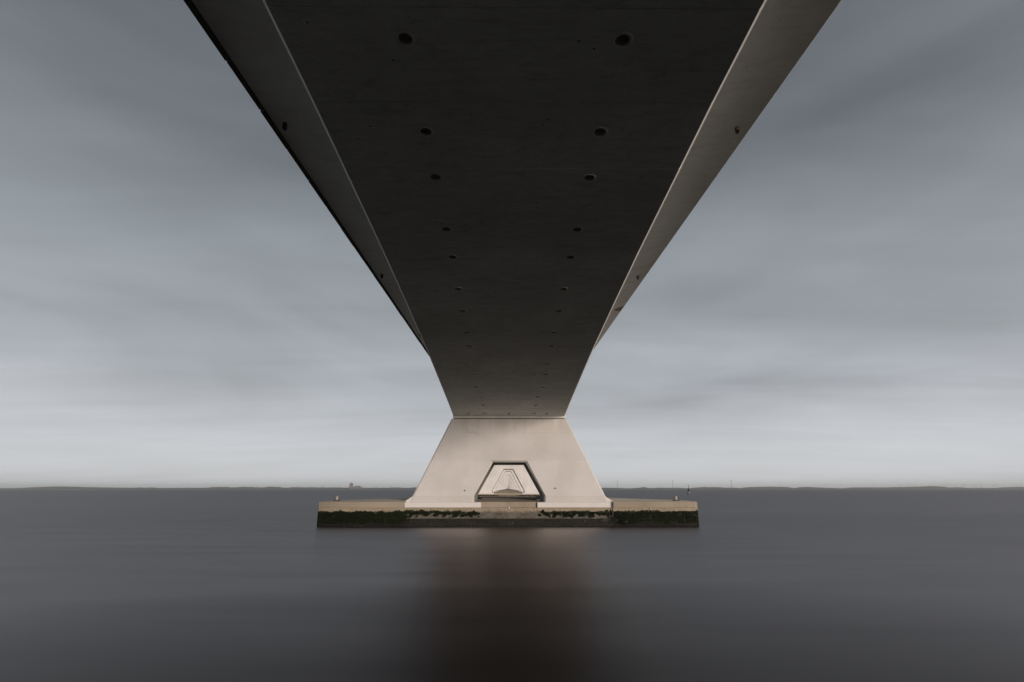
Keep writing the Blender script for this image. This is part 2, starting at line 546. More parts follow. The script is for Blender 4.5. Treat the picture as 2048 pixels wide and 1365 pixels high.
def ridge(name, pts, mat, label, rough=0.5, step=9.0, d=FAR_D + 130, seed=0, lump=1.0):
    """a mass of far trees: lumpy crowns over the given outline (photo pixels: x, crown height)"""
    x0, x1 = far_x(pts[0][0], d), far_x(pts[-1][0], d)
    n = int((x1 - x0) / step)
    vs_, fs = [], []
    rows = 6
    for i in range(n + 1):
        x = x0 + (x1 - x0) * i / n
        pxx = x / d * PXR + 1015.5
        for (a, ha), (b, hb) in zip(pts, pts[1:]):
            if a <= pxx <= b + 0.01:
                u = (pxx - a) / max(b - a, 1e-6)
                H = far_h(ha + (hb - ha) * u, d)
                break
        nz = noise.noise((x * 0.035, seed, 0)) * 0.5 + noise.noise((x * 0.009, seed + 5, 0)) * 0.8 + noise.noise((x * 0.11, seed + 9, 0)) * 0.25
        H = max(1.0 * H * (1 + rough * nz), 0.4)
        for j in range(rows):
            a = math.pi * j / (rows - 1)
            w = 45 + 14 * noise.noise((x * 0.03, j * 1.7, seed))
            yy = d - w * math.cos(a)
            zz_ = 1.0 + H * (math.sin(a) ** 0.55) * (1 + 0.12 * lump * noise.noise((x * 0.06, j * 2.1, seed + 3)))
            vs_.append((x, yy, zz_))
    for i in range(n):
        for j in range(rows - 1):
            fs.append((i * rows + j, (i + 1) * rows + j, (i + 1) * rows + j + 1, i * rows + j + 1))
    o = link(name, pydata(name, vs_, fs), mat)
    tag(o, label, 'trees', kind='stuff')
    return o


ridge('wooded_dune', [(-60, 1.2), (45, 1.6), (70, 3.0), (110, 4.6), (135, 4.8), (170, 3.8), (210, 3.0), (262, 2.4)], M['wood'],
      'low smooth wooded dune on the horizon at far left', rough=0.05, seed=1, lump=0.3, step=15)
ridge('far_treeline', [(262, 2.2), (310, 2.6), (318, 1.8), (400, 2.2), (440, 3.6), (560, 3.4), (640, 3.0), (690, 2.6), (760, 2.4), (850, 3.0), (900, 2.4), (960, 2.2)], M['wood'],
      'thin uneven line of far trees on horizon left of the pier', rough=0.55, seed=2)
ridge('far_treeline', [(1080, 1.6), (1195, 2.2), (1222, 2.6), (1250, 1.2), (1275, 2.0), (1291, 4.2), (1300, 2.0), (1330, 2.2), (1380, 2.0), (1420, 3.6), (1440, 3.0), (1480, 2.0)], M['wood'],
      'thin uneven line of far trees on horizon behind the black buoy', rough=0.55, seed=3)
ridge('wooded_dune', [(1476, 1.2), (1500, 3.6), (1540, 4.6), (1575, 4.0), (1592, 1.4), (1604, 3.6), (1620, 4.0), (1640, 2.8), (1684, 1.6)], M['wood'],
      'smooth twin humped wooded dune on horizon right of the tall masts', rough=0.05, seed=4, lump=0.3, step=15)
ridge('far_treeline', [(1688, 1.2), (1710, 3.0), (1760, 3.0), (1800, 3.8), (1830, 4.0), (1870, 5.6), (1890, 4.6), (1905, 2.4), (1920, 3.4), (1940, 2.0), (2000, 2.0), (2020, 3.6), (2048, 3.8), (2140, 3.0)], M['wood'],
      'long lumpy line of far trees on the horizon at far right', rough=0.18, seed=6, lump=0.6)

# water tower and low hall among the trees on the far shore
t_ = empty('tower_building', (far_x(700.0), FAR_D + 40, 2.0))
tag(t_, 'grey tower block with pointed roof on the horizon left of the pier', 'building')
H = far_h(10.6)
w = far_h(3.0)
bm = bmesh.new()
box_into(bm, -w, w, -w, w, 0, H * 0.88, 0.4)
link('wall', mesh_of('tower_wall', bm), M['brick'], t_)
bm = bmesh.new()
lathe_into(bm, [(w * 1.32, H * 0.88), (w * 1.32, H * 0.93), (w * 0.5, H * 1.10), (0.3, H * 1.16)], seg=4)
bmesh.ops.rotate(bm, verts=bm.verts, cent=(0, 0, 0), matrix=__import__('mathutils').Matrix.Rotation(R(45), 3, 'Z'))
link('roof', mesh_of('tower_roof', bm), M['brick'], t_)

t_ = empty('storage_hall', (far_x(711.5), FAR_D + 60, 2.0))
tag(t_, 'low hall with sloping roof beside the grey tower on the horizon', 'building')
bm = bmesh.new()
box_into(bm, -32, 32, -20, 20, 0, 11)
link('wall', mesh_of('hall_wall', bm), M['brick'], t_)
bm = bmesh.new()
v = [bm.verts.new(c) for c in ((-34, -22, 11), (34, -22, 11), (34, 22, 11), (-34, 22, 11), (-14, -8, 24), (14, -8, 24), (14, 8, 24), (-14, 8, 24))]
for f in ((0, 1, 2, 3), (4, 5, 6, 7), (0, 1, 5, 4), (1, 2, 6, 5), (2, 3, 7, 6), (3, 0, 4, 7)):
    bm.faces.new([v[i] for i in f])
link('roof', mesh_of('hall_roof', bm), M['brick'], t_)


def thin_mast(px, tall, label, group, head=True):
    t_ = empty('mast', (far_x(px), FAR_D + 50, 2.0))
    tag(t_, label, 'mast', group)
    h = far_h(tall)
    bm = bmesh.new()
    tube_into(bm, (0, 0, 0), (0, 0, h), 2.6, 1.5, 8)
    link('pole', mesh_of('mast_pole', bm), M['mast'], t_)
    if head:
        bm = bmesh.new()
        tube_into(bm, (0, 0, h - 1), (-7, 0, h + 5), 1.8, 0.8, 6)
        tube_into(bm, (0, 0, h - 1), (7, 0, h + 5), 1.8, 0.8, 6)
        box_into(bm, -4, 4, -1.6, 1.6, h - 2.4, h + 1.2)
        link('head', mesh_of('mast_head', bm), M['mast'], t_)


thin_mast(1238.0, 15.0, 'tall thin mast with forked top, nearest to the pier', 'forked masts on the far shore')
thin_mast(1350.5, 15.5, 'tall thin mast with forked top, left of the black buoy', 'forked masts on the far shore')
thin_mast(1470.5, 16.0, 'tall thin mast with forked top, right of the black buoy', 'forked masts on the far shore')
thin_mast(511.5, 6.0, 'short thin pole above far trees midway between dune and tower', 'small poles on the far shore', head=False)
thin_mast(724.0, 5.2, 'short thin pole just right of the low far hall', 'small poles on the far shore', head=False)
thin_mast(750.0, 6.0, 'short thin pole, middle one right of the far hall', 'small poles on the far shore', head=False)
thin_mast(778.5, 7.2, 'short thin pole on far shore nearest the left end of the pier', 'small poles on the far shore', head=False)

# tiny turbines beyond the right-hand trees
bmT = bmesh.new()
tube_into(bmT, (0, 0, 0), (0, 0, 60), 2.2, 1.4, 8)
tower_me = mesh_of('turbine_tower', bmT)
bmT = bmesh.new()
lathe_into(bmT, [(1.2, -2.0), (2.0, 0), (1.2, 2.0)], seg=8, cz=60)
for a in (50, 170, 290):
    tube_into(bmT, (0, -3, 60), (22 * math.sin(R(a)), -3, 60 + 22 * math.cos(R(a))), 1.5, 0.4, 5)
rotor_me = mesh_of('turbine_rotor', bmT)
TD = 7600.0
for px_, tall, lab in [(1656, 9, 'tiny wind turbine behind the right end of the twin humped dune'), (1685, 9, 'tiny wind turbine above the gap between dune and right treeline')] + [
        (q, 9 + (i % 3), 'tiny wind turbine in the row above the far right treeline') for i, q in enumerate(
            (1805, 1811, 1821, 1829, 1836, 1848, 1864, 1876, 1887, 1893, 1899, 1906, 1917, 1932, 1936, 1954, 1959, 1970, 1992, 2000, 2041))]:
    t_ = empty('wind_turbine', (far_x(px_, TD), TD, 2.0))
    sc_ = far_h(tall, TD) / 72.0
    t_.scale = (sc_, sc_, sc_)
    tag(t_, lab, 'wind turbine', 'wind turbines on the far shore')
    link('tower', tower_me, M['mast'], t_)
    r_ = link('rotor', rotor_me, M['mast'], t_)

# ------------------------------------------------------------------ the bridge
SPAN = 95.0
Y1 = 40.6                       # centre of the nearest pier
SW = 7.73 / 2                   # half width of the box girder
DW = 11.9 / 2                   # half width of the deck
RISE = {0: -3.0, 1: 0.0, 2: 2.70, 3: 5.05, 4: 5.85, 5: 5.98, 6: 6.05, 7: 6.2}


def rise(n):
    return RISE.get(n, 6.2 if n > 7 else -3.0)


def pier_y(n):
    return Y1 + SPAN * (n - 1)


def deck_z(y):
    """underside of the deck edge"""
    u = (y - Y1) / SPAN + 1
    n = math.floor(u)
    a = u - n
    return 11.92 + rise(n) * (1 - a) + rise(n + 1) * a


DEPTH = [(0, 4.66), (2.62, 4.66), (6.9, 4.05), (16.0, 2.88), (21.8, 2.28), (25.6, 1.92), (28.3, 1.71), (31.7, 1.45), (33.9, 1.34), (47.5, 1.05)]


def depth(t):
    t = abs(t)
    for (a, da), (b, db) in zip(DEPTH, DEPTH[1:]):
        if t <= b:
            return da + (db - da) * (t - a) / (b - a)
    return DEPTH[-1][1]


def soffit(y, n):
    return deck_z(y) - depth(y - pier_y(n))


CH, CZ = 0.075, 0.07


def box_section(y, n):
    zs = soffit(y, n)
    zd = deck_z(y) - 0.3
    return [(-SW + CH, y, zs), (SW - CH, y, zs), (SW, y, zs + CZ), (SW, y, zd), (-SW, y, zd), (-SW, y, zs + CZ)]


def slab_section(y):
    z = deck_z(y)
    return [(-DW + 0.12, y, z), (-SW - 0.002, y, z - 0.36), (SW + 0.002, y, z - 0.36), (DW - 0.02, y, z), (DW, y, z + 0.02), (DW, y, z + 0.30),
            (0, y, z + 0.42), (-DW + 0.12, y, z + 0.30), (-DW + 0.12, y, z + 0.02)]


def loft(name, secs):
    vs_, fs = [], []
    k = len(secs[0])
    for s_ in secs:
        vs_ += s_
    for i in range(len(secs) - 1):
        for j in range(k):
            fs.append((i * k + j, i * k + (j + 1) % k, (i + 1) * k + (j + 1) % k, (i + 1) * k + j))
    fs.append(tuple(range(k)))
    fs.append(tuple((len(secs) - 1) * k + j for j in range(k)))
    bm = bmesh.new()
    bv = [bm.verts.new(c) for c in vs_]
    for f in fs:
        bm.faces.new([bv[i] for i in f])
    return mesh_of(name, bm)


HOLES = {7.46: 1.79, 9.80: 1.79, 11.39: 1.79, 13.83: 1.80, 15.51: 1.80, 17.87: 1.81, 19.89: 1.83, 22.26: 1.83, 24.04: 1.85,
         26.68: 1.86, 28.39: 1.88, 30.84: 1.89, 32.99: 1.68, 35.02: 1.69, 37.12: 1.69,
         5.35: 1.80, 3.30: 1.80, 1.20: 1.80, -0.95: 1.80, -3.0: 1.80, -5.2: 1.80}
HR = 0.118


def girder_segment(name, ya, yb, n, dz, holes):
    """one cast segment of the box girder: soffit with round openings, chamfers, webs"""
    bm = bmesh.new()
    ya, yb = ya + 0.007, yb - 0.007
    zf = lambda y: soffit(y, n) + dz
    rows = [ya]
    for hy, hx in holes:
        rows += [hy - 0.2, hy + 0.2]
    rows.append(yb)
    xl, xr = -SW + CH, SW - CH
    cache = {}

    def V(x, y, z):
        key = (round(x, 4), round(y, 4), round(z, 4))
        if key not in cache:
            cache[key] = bm.verts.new((x, y, z))
        return cache[key]

    hole_list = []
    cols_rows = {}
    for a, b in zip(rows, rows[1:]):
        hh = [h for h in holes if abs((a + b) / 2 - h[0]) < 1e-4]
        if hh:
            hx = hh[0][1]
            xs_ = [xl, -hx - 0.2, -hx + 0.2, hx - 0.2, hx + 0.2, xr]
            for c, d_ in zip(xs_, xs_[1:]):
                if abs(abs((c + d_) / 2) - hx) < 1e-4:
                    hole_list.append(((c + d_) / 2, hh[0][0]))
                    cx, cy = (c + d_) / 2, hh[0][0]
                    seg = 24
                    outer, inner = [], []
                    for i in range(seg):
                        an = 2 * math.pi * (i + 0.5) / seg
                        ca, sa = math.cos(an), math.sin(an)
                        m_ = 0.2 / max(abs(ca), abs(sa))
                        outer.append((cx + ca * m_, cy + sa * m_))
                        inner.append((cx + ca * HR, cy + sa * HR))
                    sq = [(cx + sx * 0.2, cy + sy * 0.2) for sx, sy in ((1, 1), (-1, 1), (-1, -1), (1, -1))]
                    ov = [bm.verts.new((x, y, zf(y))) for x, y in outer]
                    iv = [bm.verts.new((x, y, zf(y))) for x, y in inner]
                    for i in range(seg):
                        j = (i + 1) % seg
                        bm.faces.new((ov[i], ov[j], iv[j], iv[i]))
                    # square corners
                    q = seg // 4
                    for kq, (sx, sy) in enumerate(sq):
                        i0 = int(round((45 + 90 * kq) / 360 * seg - 0.5 - 0.5))
                        bm.faces.new((ov[i0 % seg], bm.verts.new((sx, sy, zf(sy))), ov[(i0 + 1) % seg]))
                    # recess wall and its ceiling
                    tv = [bm.verts.new((x, y, zf(cy) + 0.09)) for x, y in inner]
                    for i in range(seg):
                        j = (i + 1) % seg
                        f = bm.faces.new((iv[i], iv[j], tv[j], tv[i]))
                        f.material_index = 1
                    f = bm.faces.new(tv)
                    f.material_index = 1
                else:
                    bm.faces.new((V(c, a, zf(a)), V(d_, a, zf(a)), V(d_, b, zf(b)), V(c, b, zf(b))))
        else:
            bm.faces.new((V(xl, a, zf(a)), V(xr, a, zf(a)), V(xr, b, zf(b)), V(xl, b, zf(b))))
        for s_ in (-1, 1):
            xa, xb = s_ * (SW - CH), s_ * SW
            f = bm.faces.new((V(xa, a, zf(a)), V(xb, a, zf(a) + CZ), V(xb, b, zf(b) + CZ), V(xa, b, zf(b))))
            f.material_index = 2
            ta, tb = deck_z(a) - 0.3, deck_z(b) - 0.3
            bm.faces.new((V(xb, a, zf(a) + CZ), V(xb, a, ta), V(xb, b, tb), V(xb, b, zf(b) + CZ)))
    for y in (ya, yb):
        t_ = deck_z(y) - 0.3
        bm.faces.new((V(xl, y, zf(y)), V(xr, y, zf(y)), V(SW, y, zf(y) + CZ), V(SW, y, t_), V(-SW, y, t_), V(-SW, y, zf(y) + CZ)))
    bmesh.ops.recalc_face_normals(bm, faces=bm.faces)
    me = bpy.data.meshes.new(name)
    bm.to_mesh(me)
    bm.free()
    me.materials.append(M['girder'])
    me.materials.append(M['recess'])
    me.materials.append(M['arris'])
    # recess interiors must face the opening: make sure the soffit looks down
    return me, hole_list


def ring_mesh():
    bm = bmesh.new()
    seg = 24
    pr = [(HR + 0.002, -0.001), (HR + 0.012, -0.006), (HR + 0.040, -0.006), (HR + 0.052, 0.002)]
    rings = []
    for r, z in pr:
        rings.append([bm.verts.new((r * math.cos(2 * math.pi * i / seg) * (1 + 0.05 * math.sin(3 * i)), r * math.sin(2 * math.pi * i / seg), z)) for i in range(seg)])
    for a, b in zip(rings, rings[1:]):
        for i in range(seg):
            bm.faces.new((a[i], a[(i + 1) % seg], b[(i + 1) % seg], b[i]))
    return mesh_of('recess_rim', bm, True)


RING = ring_mesh()

ORD = ['', 'nearest', 'second', 'third', 'fourth', 'fifth', 'sixth', 'seventh', 'eighth']
NP = 34

# --- nearest girder: segments, slab pieces, edge panels
g1 = empty('bridge_girder', (0, 0, 0))
tag(g1, 'dark concrete box girder overhead, tapering down onto the nearest pier', 'bridge girder', 'bridge girders')
JOINT = 2.09
joints = [8.94 + JOINT * k_ for k_ in range(-7, 14)]
joints[0] = -6.85
joints.append(37.90)
rng = random.Random(11)
for a, b in zip(joints, joints[1:]):
    hs = [(hy, hx) for hy, hx in HOLES.items() if a + 0.25 < hy < b - 0.25]
    dz = rng.uniform(-0.0012, 0.0012)
    me, hl = girder_segment('girder_segment', a, b, 1, dz, hs)
    so = link('girder_segment', me, None, g1)
    for hx, hy in hl:
        r_ = link('recess_rim', RING, M['girder'], so, (hx, hy, soffit(hy, 1) + dz))
        sc_ = rng.uniform(0.96, 1.10)
        r_.scale = (sc_, sc_ * rng.uniform(0.97, 1.08), rng.uniform(0.8, 2.2))
        r_.rotation_euler = (math.atan((soffit(hy + 0.1, 1) - soffit(hy - 0.1, 1)) / 0.2), 0, 0)
# pier head block with its pale bottom lip
bm = bmesh.new()
box_into(bm, -SW - 0.004, SW + 0.004, 37.92, 43.28, 7.05, deck_z(37.9) - 0.32, 0.03)
link('pier_head', mesh_of('pier_head', bm), M['lip'], g1)
bm = bmesh.new()
box_into(bm, -SW + 0.12, SW - 0.12, 38.06, 43.1, 7.0, 7.09)
link('bearing', mesh_of('bearing', bm), M['gap'], g1)
secs = [box_section(43.29 + (pier_y(2) - 47.5 - 43.3) * i / 14, 1) for i in range(15)]
link('girder_box', loft('girder_box', secs), M['girder'], g1)
ye = [-6.85 + 8.36 * i for i in range(7)] + [pier_y(2) - 47.52]
for i, (a, b) in enumerate(zip(ye, ye[1:])):
    link('deck_slab', loft('deck_slab', [slab_section(a + 0.004), slab_section((a + b) / 2), slab_section(b - 0.004)]), M['slab'], g1)
# precast edge panels along the left edge
bm = bmesh.new()
PL = 1.61
rng = random.Random(3)
for i in range(-10, 21):
    a = 9.57 + PL * i
    b = a + PL - 0.05
    dzp = rng.uniform(-0.012, 0.012)
    bm = bmesh.new()
    v = []
    for y in (a, b):
        z = deck_z(y) + dzp
        v.append([bm.verts.new(c) for c in ((-DW, y, z - 0.045), (-DW + 0.085, y, z - 0.045), (-DW + 0.085, y, z + 0.55), (-DW, y, z + 0.55))])
    for j in range(4):
        bm.faces.new((v[0][j], v[0][(j + 1) % 4], v[1][(j + 1) % 4], v[1][j]))
    bm.faces.new(v[0])
    bm.faces.new(v[1])
    bmesh.ops.recalc_face_normals(bm, faces=bm.faces)
    bmesh.ops.bevel(bm, geom=list(bm.edges), offset=0.008, segments=1, affect='EDGES')
    link('edge_panel', mesh_of('edge_panel', bm), M['edge'], g1)
# drain spouts under both overhangs
def spout_mesh():
    bm = bmesh.new()
    seg = 14
    pr = [(0.055, 0.03), (0.055, -0.11), (0.043, -0.11), (0.043, 0.02)]
    rings = [[bm.verts.new((r * math.cos(2 * math.pi * i / seg), r * math.sin(2 * math.pi * i / seg) , z - (0.03 * math.sin(2 * math.pi * i / seg) if z < -0.1 else 0))) for i in range(seg)] for r, z in pr]
    for a, b in zip(rings, rings[1:]):
        for i in range(seg):
            bm.faces.new((a[i], a[(i + 1) % seg], b[(i + 1) % seg], b[i]))
    bm.faces.new(rings[-1])
    return mesh_of('drain_spout', bm, True)


SPOUT = spout_mesh()
for y in (1.0, 11.6, 22.2, 32.8):
    for s_ in (-1, 1):
        link('drain_spout', SPOUT, M['rust'], g1, (s_ * 5.53, y + (0.06 if s_ > 0 else 0), deck_z(y) - 0.085))
# a darker mortar repair at the right-hand edge
bm = bmesh.new()
pts_ = [(DW - 0.03, 27.85), (5.74, 27.80), (5.55, 27.62), (5.48, 27.40), (5.56, 27.16), (5.76, 27.03), (DW - 0.03, 26.98)]
def under(x, y, d_=0.006):
    return deck_z(y) - 0.36 * (DW - 0.02 - abs(x)) / (DW - 0.02 - SW) - d_
va_ = [bm.verts.new((x, y, under(x, y))) for x, y in pts_]
vb_ = [bm.verts.new((x, y, under(x, y, -0.01))) for x, y in pts_]
bm.faces.new(va_)
for i in range(len(pts_)):
    j = (i + 1) % len(pts_)
    bm.faces.new((va_[i], va_[j], vb_[j], vb_[i]))
link('mortar_patch', mesh_of('mortar_patch', bm), M['sandy'], g1)
# two cable brackets near the pier
for x_ in (-2.75, 2.55, -0.02):
    bm = bmesh.new()
    box_into(bm, x_ - 0.05, x_ + 0.05, 37.1, 37.25, soffit(37.2, 1) - 0.06, soffit(37.2, 1) + 0.03, 0.01)
    link('bracket', mesh_of('bracket', bm), M['rust'], g1)

# --- the other girders
def far_girder(n, label):
    g = empty('bridge_girder', (0, 0, 0))
    tag(g, label, 'bridge girder', 'bridge girders')
    yc = pier_y(n)
    pts = sorted(set([-47.48, -33.8, -21.2, -10, -2.7, -2.62, 2.62, 2.7, 10, 21.2, 33.8, 47.48]))
    link('girder_box', loft('girder_box', [box_section(yc + t, n) for t in pts]), M['girder'], g)
    link('deck_slab', loft('deck_slab', [slab_section(yc + t) for t in (-47.48, 0, 47.48)]), M['slab'], g)
    bm = bmesh.new()
    box_into(bm, -SW - 0.01, SW + 0.01, yc - 2.68, yc + 2.68, 7.085 + rise(n), 7.6 + rise(n), 0.03)
    link('pier_head', mesh_of('pier_head', bm), M['lip'], g)
    return g


for n in range(2, 13):
    if n <= 8:
        far_girder(n, f'concrete box girder resting on the {ORD[n]} pier from the camera')
    else:
        far_girder(n, 'far concrete box girder on the piers beyond the eighth')
far_girder(0, 'concrete box girder running back over the dike behind the camera')

# ------------------------------------------------------------------ piers
def pier_outline(h, off_out=0.0, off_in=0.0):
    """half outline numbers of a pier whose top is h above the nearest one's"""
    zt = 7.02 + h
    k_o = 0.478
    top = 3.86 + off_out
    bot = top + k_o * (zt - 1.48)
    ap_top_z = 4.19 + h + (-off_in)
    ap_top_x = 1.21 - off_in
    kz = 1.90
    ap_k = 1.21 - off_in + 0.533 * (4.19 + h - kz)
    return zt, top, bot, ap_top_z, ap_top_x, kz, ap_k


def shaft_mesh(h):
    """A-shaped wall with a trapezoid opening, chamfered arrises, 5.2 m thick"""
    bm = bmesh.new()
    T = 2.6

    def ring(y, oo, oi, yi=None):
        zt, top, bot, az_, ax_, kz, ak = pier_outline(h, oo, oi)
        zt_ = zt - (0.05 if oo == 0 else 0.0)
        pts = [(-bot, 1.48), (-top - 0.478 * (zt - zt_), zt_), (top + 0.478 * (zt - zt_), zt_), (bot, 1.48), (ak, 1.48), (ak, kz), (ax_, az_), (-ax_, az_), (-ak, kz), (-ak, 1.48)]
        return [bm.verts.new((x, y if q < 4 else (yi if yi is not None else y), z)) for q, (x, z) in enumerate(pts)]

    rings = [ring(-T, 0.0, 0.0), ring(-T + 0.05, 0.10, 0.11, -T + 0.13), ring(2.0 - 0.1, 0.10, 0.11), ring(2.0, 0.0, 0.0)]
    k_ = 10
    for a, b in zip(rings, rings[1:]):
        for i in range(k_):
            f = bm.faces.new((a[i], a[(i + 1) % k_], b[(i + 1) % k_], b[i]))
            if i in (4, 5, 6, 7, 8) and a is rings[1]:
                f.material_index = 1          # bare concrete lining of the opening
    for r_ in (rings[0], rings[-1]):
        # left leg, head, right leg (kept as separate convex faces)
        bm.faces.new((r_[0], r_[1], r_[7], r_[8], r_[9]))
        bm.faces.new((r_[1], r_[2], r_[6], r_[7]))
        bm.faces.new((r_[2], r_[3], r_[4], r_[5], r_[6]))
    return mesh_of('shaft', bm)


def plinth_mesh(h, s_):
    """white foot of one leg, with a sloped outer shoulder"""
    zt, top, bot, az_, ax_, kz, ak = pier_outline(h)
    bm = bmesh.new()
    x0, x1 = ak - 0.58, bot + 0.52
    y0, y1 = -3.05, 2.95
    box_into(bm, min(s_ * x0, s_ * x1), max(s_ * x0, s_ * x1), y0, y1, 1.16, 1.50, 0.02)
    sec = [(bot - 0.45, 1.49), (x1 - 0.03, 1.49), (bot - 0.19, 1.92), (bot - 0.45, 1.92)]
    ra = [bm.verts.new((s_ * x, -2.575, z)) for x, z in sec]
    rc = [bm.verts.new((s_ * x, 1.9, z)) for x, z in sec]
    for i in range(4):
        j = (i + 1) % 4
        bm.faces.new((ra[i], ra[j], rc[j], rc[i]))
    bm.faces.new(ra)
    bm.faces.new(rc)
    return mesh_of('plinth', bm)


def fringe_mesh(h, s_):
    zt, top, bot, az_, ax_, kz, ak = pier_outline(h)
    bm = bmesh.new()
    x0, x1 = ak - 0.42, bot + 0.20
    box_into(bm, min(s_ * x0, s_ * x1), max(s_ * x0, s_ * x1), -2.99, 0, 0.90, 1.165, 0.012)
    return mesh_of('plinth_footing', bm)


def wing_mesh(x0, x1, s_):
    """end of the foundation slab: gently crowned top, cut back at the rear"""
    bm = bmesh.new()
    nx, ny = 14, 8
    grid = []
    for i in range(nx + 1):
        u = i / nx
        x = x0 + (x1 - x0) * u
        e = max(0.0, (u - 0.80) / 0.2)
        yf = -3.26 + (0.32 if s_ > 0 else 0.12) * e * e
        yb = 4.6 - 3.9 * u
        row = []
        for j in range(ny + 1):
            v_ = j / ny
            y = yf + (yb - yf) * v_
            z = 1.52 + 0.17 * (1 - 0.75 * u) * math.sin(min(1, v_ * 1.1) * math.pi / 2) + 0.006 * noise.noise((x * 1.3, y * 1.3, 0))
            row.append(bm.verts.new((s_ * x, y, z)))
        grid.append(row)
    for i in range(nx):
        for j in range(ny):
            f = bm.faces.new((grid[i][j], grid[i + 1][j], grid[i + 1][j + 1], grid[i][j + 1]))
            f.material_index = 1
    bot_ = []
    for i in range(nx + 1):
        bot_.append((bm.verts.new((grid[i][0].co.x, grid[i][0].co.y, 1.165)), bm.verts.new((grid[i][ny].co.x, grid[i][ny].co.y, 1.165))))
    for i in range(nx):
        bm.faces.new((grid[i][0], grid[i + 1][0], bot_[i + 1][0], bot_[i][0]))
        bm.faces.new((grid[i][ny], grid[i + 1][ny], bot_[i + 1][1], bot_[i][1]))
        bm.faces.new((bot_[i][0], bot_[i + 1][0], bot_[i + 1][1], bot_[i][1]))
    bm.faces.new([grid[nx][j] for j in range(ny + 1)] + [bot_[nx][1], bot_[nx][0]])
    bm.faces.new([grid[0][j] for j in range(ny + 1)] + [bot_[0][1], bot_[0][0]])
    bmesh.ops.recalc_face_normals(bm, faces=bm.faces)
    front = [e for e in bm.edges if abs(e.verts[0].co.z - e.verts[1].co.z) < 0.05 and all(min(abs(v2.co.y - grid[i][0].co.y) + abs(v2.co.x - grid[i][0].co.x) for i in range(nx + 1)) < 1e-5 for v2 in e.verts)
             and min(v2.co.z for v2 in e.verts) > 1.4]
    bmesh.ops.bevel(bm, geom=front, offset=0.03, segments=2, affect='EDGES')
    return mesh_of('slab_wing', bm)


def center_mesh(x1):
    bm = bmesh.new()
    prof_ = [(-2.90, 1.165), (-2.90, 1.50), (-2.87, 1.52), (-1.2, 1.60), (0.6, 1.69), (3.0, 1.69), (4.6, 1.60), (4.6, 1.165)]
    a = [bm.verts.new((-x1, y, z)) for y, z in prof_]
    b = [bm.verts.new((x1, y, z)) for y, z in prof_]
    for i in range(len(prof_)):
        j = (i + 1) % len(prof_)
        bm.faces.new((a[i], a[j], b[j], b[i]))
    bm.faces.new(a)
    bm.faces.new(b)
    return mesh_of('slab_middle', bm)


def foot_front_y(x):
    e = max(0.0, (abs(x) - 10.6) / 1.8)
    return -3.30 + (0.36 if x > 0 else 0.12) * e * e


def footing_mesh(detail):
    """tidal block of the foundation, its front knocked about by the sea"""
    bm = bmesh.new()
    dx, zs_l = (0.09, [1.16 - 0.055 * i for i in range(26)] + [-1.2]) if detail else (1.2, [1.16, 0.5, -1.2])
    nx = int(24.8 / dx)
    front = []
    for i in range(nx + 1):
        x = -12.40 + 24.8 * i / nx
        c_ = []
        for z in zs_l:
            d_ = 0.0
            if detail and 0 < i < nx:
                d_ = 0.045 * noise.noise((x * 1.6, z * 2.2, 1)) + 0.03 * noise.noise((x * 6, z * 6, 4)) + 0.016 * noise.noise((x * 15, z * 15, 8))
                if z < 0.52 and abs(x) < 7:
                    d_ -= 0.05
            c_.append(bm.verts.new((x, foot_front_y(x) + (d_ if z < 1.15 else 0.02), z)))
        front.append(c_)
    m_ = len(zs_l)
    for i in range(nx):
        for j in range(m_ - 1):
            bm.faces.new((front[i][j], front[i][j + 1], front[i + 1][j + 1], front[i + 1][j]))
    back = [(-12.4, 0.75), (-6.9, 4.65), (6.9, 4.65), (12.4, 0.75)]
    bt = [bm.verts.new((x, y, 1.16)) for x, y in back]
    bb = [bm.verts.new((x, y, -1.2)) for x, y in back]
    for i in range(3):
        bm.faces.new((bt[i], bt[i + 1], bb[i + 1], bb[i]))
    bm.faces.new([front[0][j] for j in range(m_)] + [bb[0], bt[0]])
    bm.faces.new([front[-1][j] for j in range(m_)] + [bb[3], bt[3]])
    bm.faces.new([front[i][0] for i in range(nx + 1)] + [bt[3], bt[2], bt[1], bt[0]])
    bmesh.ops.recalc_face_normals(bm, faces=bm.faces)
    me = bpy.data.meshes.new('tidal_block')
    bm.to_mesh(me)
    bm.free()
    if detail:
        for p_ in me.polygons:
            p_.use_smooth = len(p_.vertices) == 4
    return me


